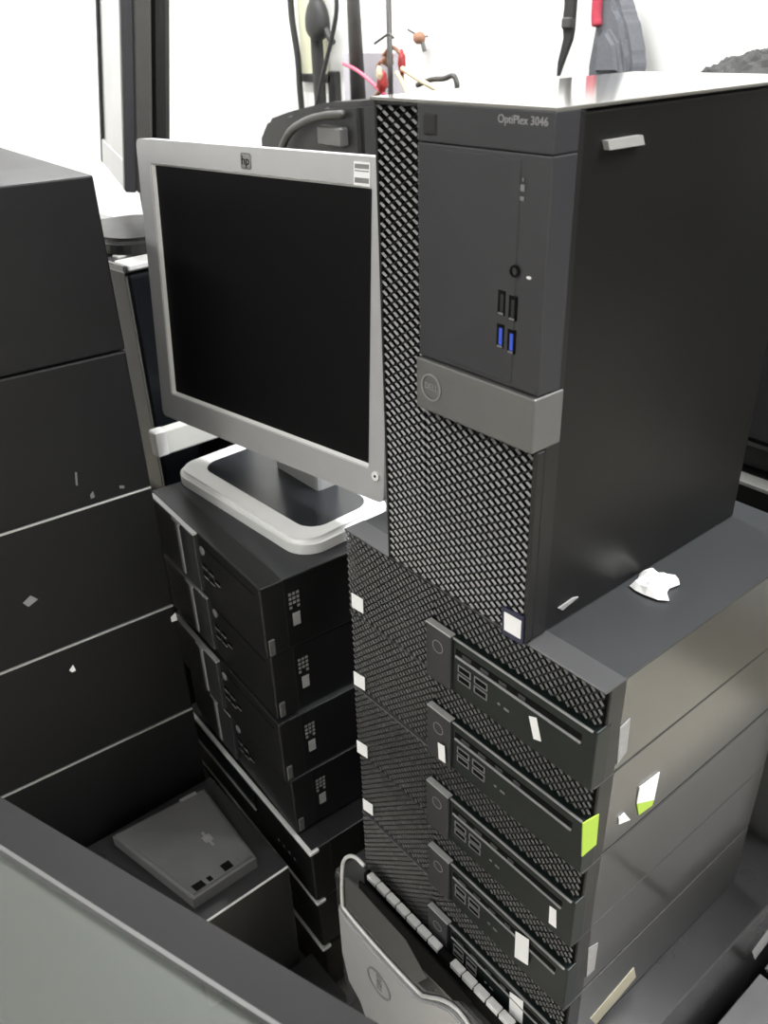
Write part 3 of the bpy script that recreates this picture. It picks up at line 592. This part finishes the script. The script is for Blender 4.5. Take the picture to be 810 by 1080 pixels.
# panel faces left-down the bench, its plane runs nearly along the line of sight
pdir = (on_plane(113, 100, (mx_ - 0.22, 0, 0), (1, 0, 0)) - on_plane(137, 100, (mx_ + 0.10, 0, 0), (1, 0, 0)))
pa = math.atan2(pdir.y, pdir.x)
po = on_plane(135, 203, (mx_ + 0.10, 0, 0), (1, 0, 0))
PT = Matrix.Translation((po.x - mx_, po.y - g1.y - 0.085, po.z - gz - 0.0025)) @ Matrix.Rotation(pa, 4, 'Z') @ Matrix.Rotation(0.15, 4, 'X')
LEN = 0.36
# local: x runs away from the camera along the screen, +y is the side the picture shows as screen (left), -y is its back
part('near_bezel', tf(bx(0, 0.022, -0.012, 0.004, 0, 0.36, 0.002), PT), 'panel', t); part('far_bezel', tf(bx(LEN - 0.02, LEN, -0.012, 0.004, 0, 0.36, 0.002), PT), 'panel', t)
part('lower_bezel', tf(bx(0.02, LEN - 0.02, -0.012, 0.003, 0.0, 0.04, 0.002), PT), 'silver', t, 'pale lower bezel')
part('screen', tf(bx(0.02, LEN - 0.02, -0.012, 0.0, 0.035, 0.36), PT), 'smoke', t, 'screen glancing white wall light')
part('side_edge', tf(bx(-0.001, LEN, -0.035, -0.011, 0.0, 0.36, 0.004), PT), 'pole', t)
part('back_shell', tf(bx(0.006, LEN - 0.03, -0.062, -0.034, 0.055, 0.36, 0.015, 3), PT), 'plastic', t, 'black curved back')
# white slab
s0_ = on_x(168, 455, -0.62); s1_ = on_x(175, 480, -0.62)
t = thing('white_slab', 'white plastic slab poking out under the silver monitor, left of its base', 'slab', (-0.638, 0.06, s1_.z - 0.001))
part('body', bx(0, 0.018, 0.012, 0.24, 0, s0_.z - s1_.z, 0.003, 2), 'offwhite', t)
part('end_cap', bx(-0.0005, 0.0185, 0.010, 0.030, -0.0005, s0_.z - s1_.z + 0.0005, 0.002), 'white', t)
t = thing('rear_case', 'black case behind the silver monitor carrying the white slab', 'computer', (-0.70, 0.20, -ZO))
solo_z = s1_.z - 0.002
part('case', bx(0, 0.14, 0.02, 0.28, 0, ZO + solo_z, 0.003), 'case', t)
part('front_bezel', bx(0, 0.14, 0.0, 0.022, 0.0, ZO + solo_z - 0.001, 0.003), 'plastic', t)

# monitor and desktop behind the tower on the right
RZ = on_y(796, 512, 0.39).z
t = thing('rear_desktop', 'black desktop with silver front trim behind the mesh-front stack', 'computer', (-0.12, 0.39, -0.15))
part('case', bx(0, 0.38, 0.012, 0.30, 0, 0.15 + RZ - 0.003, 0.002), 'case', t)
part('front_trim', bx(0, 0.38, 0.0, 0.02, 0.15 + RZ - 0.005, 0.15 + RZ, 0.001), 'silver2', t, 'silver trim along the front')
part('front_bezel', bx(0, 0.38, 0.002, 0.014, 0.0, 0.15 + RZ - 0.005, 0.001), 'plastic', t)
t = thing('grey_case', 'grey case standing behind the workstation at the right edge', 'computer', (-0.12, 0.39, -ZO))
part('case', bx(0, 0.385, 0.012, 0.27, 0, ZO - 0.1505, 0.003), 'accent', t)
part('front_panel', bx(0, 0.385, 0.0, 0.014, 0.003, ZO - 0.152, 0.003), 'accent', t)
t = thing('rear_monitor', 'dark monitor standing behind the tower at the right edge', 'monitor', (-0.06, 0.42, RZ + 0.0005))
part('lower_bezel', bx(0, 0.40, 0, 0.03, 0.0, 0.028, 0.003), 'plastic', t)
part('brand_mark', bx(0.17, 0.20, -0.0008, 0.001, 0.010, 0.016), 'dimsteel', t)
part('gap_line', bx(0, 0.40, 0.004, 0.02, 0.027, 0.033), 'void', t)
part('screen', bx(0, 0.40, 0.001, 0.03, 0.032, 0.29, 0.002), 'panel', t)

# black equipment bag with loop, posts, carton, cables
YB = 0.9
bz_ = on_y(320, 135, YB); b1 = on_y(400, 118, YB); 
t = thing('equipment_bag', 'black bag with a curved handle seen above the silver monitor', 'bag', (-1.30, 0.90, -0.1495))
bm = prism([(-0.17, -0.08, 0.0), (0.22, -0.08, 0.0), (0.22, -0.08, 0.375), (0.10, -0.08, 0.368), (-0.04, -0.08, 0.345), (-0.13, -0.08, 0.325), (-0.165, -0.08, 0.29)], (0, 0.18, 0))
bmesh.ops.bevel(bm, geom=bm.edges[:], offset=0.012, segments=2, affect='EDGES')
bmesh.ops.scale(bm, vec=(1.05, 1, 1.07), verts=bm.verts[:]); part('body', bm, 'rubber', t)
part('handle', tube(smooth_path([(-0.05, -0.085, 0.18), (-0.05, -0.10, 0.27), (-0.01, -0.10, 0.325), (0.06, -0.10, 0.355), (0.13, -0.10, 0.37), (0.19, -0.09, 0.375)]), 0.009, 8), 'pole', t, smooth=True)
part('buckle', bx(0.10, 0.19, -0.10, -0.078, 0.31, 0.35, 0.004), 'accent', t)
YB = 1.055
pa_, pb_ = on_y(372, -10, YB), on_y(379, 128, YB)
t = thing('flat_post', 'thick dark upright post rising behind the silver monitor', 'post', (pb_.x, YB, -0.15))
d = pa_ - pb_
part('shaft', tube([(0, 0, pb_.z + 0.15), (d.x * 1.0, 0, pb_.z + 0.15 + d.z), (d.x * 1.3, 0, pb_.z + 0.15 + d.z * 1.3)], [0.020, 0.0155, 0.015], 10), 'pole', t, smooth=True)
part('clamp', bx(-0.03, 0.03, -0.03, 0.03, pb_.z + 0.12, pb_.z + 0.155, 0.006), 'rubber', t)
part('foot', tube([(0, 0, 0), (0, 0, pb_.z + 0.15)], 0.012, 10), 'pole', t, smooth=True)
pc_ = on_y(412, 95, YB)
t = thing('thin_rod', 'thin dark upright rod just left of the tower top', 'rod', (pc_.x, YB, -0.15))
part('shaft', tube([(0, 0, 0), (0, 0, 0.75)], 0.0068, 8), 'pole', t, smooth=True)
part('foot', bx(-0.03, 0.03, -0.03, 0.03, 0, 0.012, 0.003), 'rubber', t)
ct0, ct1 = on_y(361, 55, 1.1), on_y(410, 55, 1.1)
solo('carton', bx(ct0.x, ct1.x, 1.1, 1.15, -0.1498, ct0.z, 0.002), 'carton', 'pale lilac carton behind the thick dark post', 'box')
def cable(name, label, px, r, m, y=1.02, group=None):
    solo(name, tube(smooth_path([on_y(u, v, y + dy) for u, v, dy in px]), r, 8), m, label, 'cable', group, smooth=True)
cable('pink_stick', 'pink stick slanting in front of the thick dark post', [(362, 67, 0), (376, 74, 0), (391, 86, 0), (402, 97, 0), (425, 116, 0)], 0.0042, 'pink')
cable('cream_cable', 'cream cable slanting right behind the tower top', [(424, 72, 0), (440, 83, 0), (456, 92, 0), (480, 106, 0.02)], 0.0052, 'cream')
cable('cream_cable', 'short steep cream cable beside the thin rod', [(418, 76, 0), (424, 86, 0), (430, 100, 0), (434, 112, 0)], 0.0050, 'cream')
cable('orange_cable', 'orange cable hanging at the left top corner of the tower', [(402, 95, 0), (395, 103, 0), (392, 112, 0), (393, 120, 0), (400, 132, 0)], 0.0052, 'brown')
cable('grey_cable', 'grey flattened cable lying right behind the tower top', [(440, 90, 0.02), (455, 84, 0.02), (468, 83, 0.02), (478, 80, 0.02), (482, 90, 0.02), (480, 104, 0.02)], 0.0058, 'pole')
cable('brown_cable', 'brown looping cable on the right of the thin rod', [(405, 58, 0.05), (412, 50, 0.05), (420, 54, 0.05), (426, 66, 0.05), (424, 84, 0.05), (432, 104, 0.05)], 0.0046, 'brown')
cable('grey_twig', 'grey split wire end crossing the thin rod high up', [(395, 46, -0.01), (402, 41, -0.01), (410, 36, -0.01), (415, 40, -0.01)], 0.0028, 'pole')
cable('orange_cable', 'short orange cable curling left of the thin rod', [(398, 92, 0.0), (404, 80, 0.0), (398, 72, 0.0), (402, 64, 0.0)], 0.0042, 'brown')
def lump(name, label, cat, u, v, r, m, y=1.02, sq=(1, 1, 1), seed=1, drop=0.0):
    bm = bmesh.new(); bmesh.ops.create_icosphere(bm, subdivisions=3, radius=1)
    rr = random.Random(seed); ph = [rr.uniform(0, 6) for _ in range(6)]
    c = on_y(u, v, y)
    for vv in bm.verts:
        n_ = vv.co.normalized(); f = 1 + 0.16 * math.sin(5 * n_.x + ph[0]) * math.sin(6 * n_.z + ph[1]) + 0.1 * math.sin(9 * n_.y + ph[2]) * math.cos(8 * n_.x + ph[3])
        vv.co = Vector((c.x + n_.x * r * f * sq[0], c.y + n_.y * r * f * sq[1], c.z + n_.z * r * f * sq[2]))
    return solo(name, bm, m, label, cat, smooth=True)
lump('red_plug', 'red plastic plug hanging beside the thin rod', 'plug', 403, 86, 0.018, 'redp', sq=(0.7, 0.7, 1.3), seed=4)
lump('clay_ball', 'brown clay ball just behind the thin rod', 'ornament', 409, 62, 0.016, 'brown', y=1.085, sq=(1, 0.8, 1), seed=6)
lump('yellow_bead', 'small yellow figure hanging left of the thin rod', 'ornament', 400, 77, 0.010, 'cream', y=1.0, sq=(0.7, 0.7, 1.5), seed=8)
lump('rust_plug', 'rust red plug just right of the thin rod', 'plug', 424, 66, 0.013, 'redp', y=1.04, sq=(0.6, 0.7, 1.9), seed=9)
t = thing('wall_charm', 'small brown clay charm hung high on the wall', 'ornament', tuple(on_y(442, 40, Y1 - 0.03)))
lo = on_y(442, 40, Y1 - 0.03)
bm = bmesh.new(); bmesh.ops.create_icosphere(bm, subdivisions=2, radius=0.017)
for v_ in bm.verts: v_.co = Vector((v_.co.x * 1.25, v_.co.y * 0.8, v_.co.z * 0.9 + 0.002 * math.sin(v_.co.x * 300)))
part('body', bm, 'brown', t, smooth=True)
part('stem', tube([(-0.045, 0, 0.02), (-0.012, 0, 0.008)], 0.003, 6), 'pole', t); part('tail', tube([(0.012, 0, -0.008), (0.022, 0, -0.03)], 0.006, 6), 'pole', t)
part('nail', tube([(0, 0.0, 0.0), (0, 0.035, 0.004)], 0.002, 6), 'pole', t)
# cables and conduit on the wall
c0_, c1_ = on_y(310, -20, Y1 - 0.01), on_y(346, -20, Y1 - 0.01); c2_ = on_y(315, 82, Y1 - 0.01)
t = thing('cable_trunking', 'pale greenish plastic trunking running up the wall behind cables', 'trunking', (c0_.x + 0.01, Y1 - 0.012, c2_.z))
part('channel', bx(0.0, 0.13, 0, 0.012, 0, 0.7, 0.002), 'trunk', t); part('cover', bx(0.02, 0.11, -0.004, 0.002, 0, 0.7, 0.002), 'trunk', t)
cable('black_cable', 'thin black cable hanging furthest left on the wall', [(305, -20, 0), (308, 20, 0), (314, 60, 0), (316, 90, 0), (319, 130, 0), (318, 170, 0)], 0.010, 'rubber', Y1 - 0.035)
pco = on_y(335, 27, Y1 - 0.06)
t = thing('power_cable', 'thick black power cable with a bulging plug in the middle of the wall', 'cable', tuple(pco))
part('wire', tube(smooth_path([on_y(u, v, Y1 - 0.05) - pco for u, v in ((333, -20), (333, 20), (335, 60), (337, 90), (339, 130), (340, 170))]), 0.019, 8), 'rubber', t, smooth=True)
cable('thin_cable', 'thin cable looping right of the thick power cable', [(353, -20, 0), (355, 10, 0), (350, 40, 0), (344, 65, 0), (338, 90, 0), (334, 110, 0), (328, 130, 0)], 0.0065, 'rubber', Y1 - 0.075)
bm = bmesh.new(); bmesh.ops.create_icosphere(bm, subdivisions=3, radius=0.05)
for v_ in bm.verts: v_.co = Vector((v_.co.x * 0.95, v_.co.y * 0.6, v_.co.z * (0.8 if v_.co.z < 0 else 1.5)))
part('plug', bm, 'rubber', t, smooth=True); part('prong', tube([(0.03, 0, 0), (0.07, 0, -0.045)], 0.010, 6), 'rubber', t)
w0, w1 = on_y(312, 82, Y1 - 0.03), on_y(346, 82, Y1 - 0.03)
solo('cable_bracket', [bx(w0.x, w1.x, Y1 - 0.02, Y1, w0.z - 0.012, w0.z + 0.012, 0.003), bx(w1.x - 0.02, w1.x + 0.025, Y1 - 0.02, Y1, w0.z - 0.13, w0.z + 0.02, 0.004)], 'rubber', 'black bracket crossing the wall cables', 'bracket')
# grey backpack hung on the wall
yb = Y1 - 0.10
bo_ = on_y(640, 80, yb)
t = thing('backpack', 'grey backpack with a red edge hanging on the wall above the tower', 'bag', (bo_.x, yb, bo_.z))
def bl_(u, v, y=yb): return on_y(u, v, y) - Vector((bo_.x, yb, bo_.z))
prof = [(616, 78), (622, 45), (628, 10), (634, -25), (640, -45), (645, -20), (649, 5), (656, 18), (660, 40), (664, 60), (663, 78), (660, 95), (618, 98)]
bm = prism([bl_(u, v) for u, v in prof], (0, 0.07, 0))
bmesh.ops.bevel(bm, geom=bm.edges[:], offset=0.012, segments=3, affect='EDGES')
part('body', bm, 'fabric', t, smooth=False)
part('front_pocket', prism([bl_(u, v, yb + 0.002) for u, v in ((630, 78), (634, 40), (645, 30), (654, 45), (658, 78))], (0, -0.02, 0), 0.008, 3), 'fabric', t)
part('red_edge', tube(smooth_path([bl_(u, v, yb - 0.004) for u, v in ((632, -25), (630, 0), (629, 15), (630, 28))]), [0.011] * 18 + [0.006], 8), 'redf', t, 'red fabric piping', smooth=True)
part('shoulder_strap', prism([bl_(u, v) for u, v in ((600, -25), (611, -25), (609, 5), (607, 30), (605, 42), (596, 66), (591, 80), (592, 80 - 14), (598, 40), (597, 25), (599, 5))], (0, -0.012, 0)), 'rubber', t)
part('buckle', bx(bl_(598, 20).x, bl_(608, 20).x, -0.02, 0.0, bl_(600, 30).z, bl_(600, 18).z, 0.003), 'pole', t)
part('strap_loop', tube(smooth_path([bl_(606, -20, yb - 0.006), bl_(612, -40, yb - 0.006), bl_(626, -50, yb), bl_(639, -44, yb + 0.02)]), 0.008, 8), 'rubber', t, smooth=True)
part('hook', tube([bl_(640, -40), bl_(640, -40) + Vector((0, 0.1, 0.02))], 0.006, 8), 'pole', t)
# black ruffled bundle behind the tower at the right
bt_ = on_y(800, 42, 0.9).z; bl0 = on_y(704, 72, 0.9).x; bc = on_y(830, 60, 0.9).x
hz = (bt_ + 0.146) / 2
bm = bmesh.new(); bmesh.ops.create_icosphere(bm, subdivisions=6, radius=1)
for v_ in bm.verts:
    n_ = v_.co.normalized()
    f = 0.95 + 0.016 * math.sin(46 * n_.x + 3 * n_.y) * math.sin(41 * n_.y + 2) + 0.016 * math.sin(45 * n_.x - 37 * n_.z) * math.cos(30 * n_.y)
    sq = lambda q, e: math.copysign(abs(q) ** e, q)
    v_.co = Vector((bc + sq(n_.x, 0.75) * (bc - bl0) * f, 0.92 + n_.y * 0.15 * f, bt_ - hz + sq(n_.z, 0.6) * hz * f))
solo('ruffled_bundle', bm, 'rubber', 'black ruffled bundle peeking above the tower at the right', 'bundle', smooth=False)
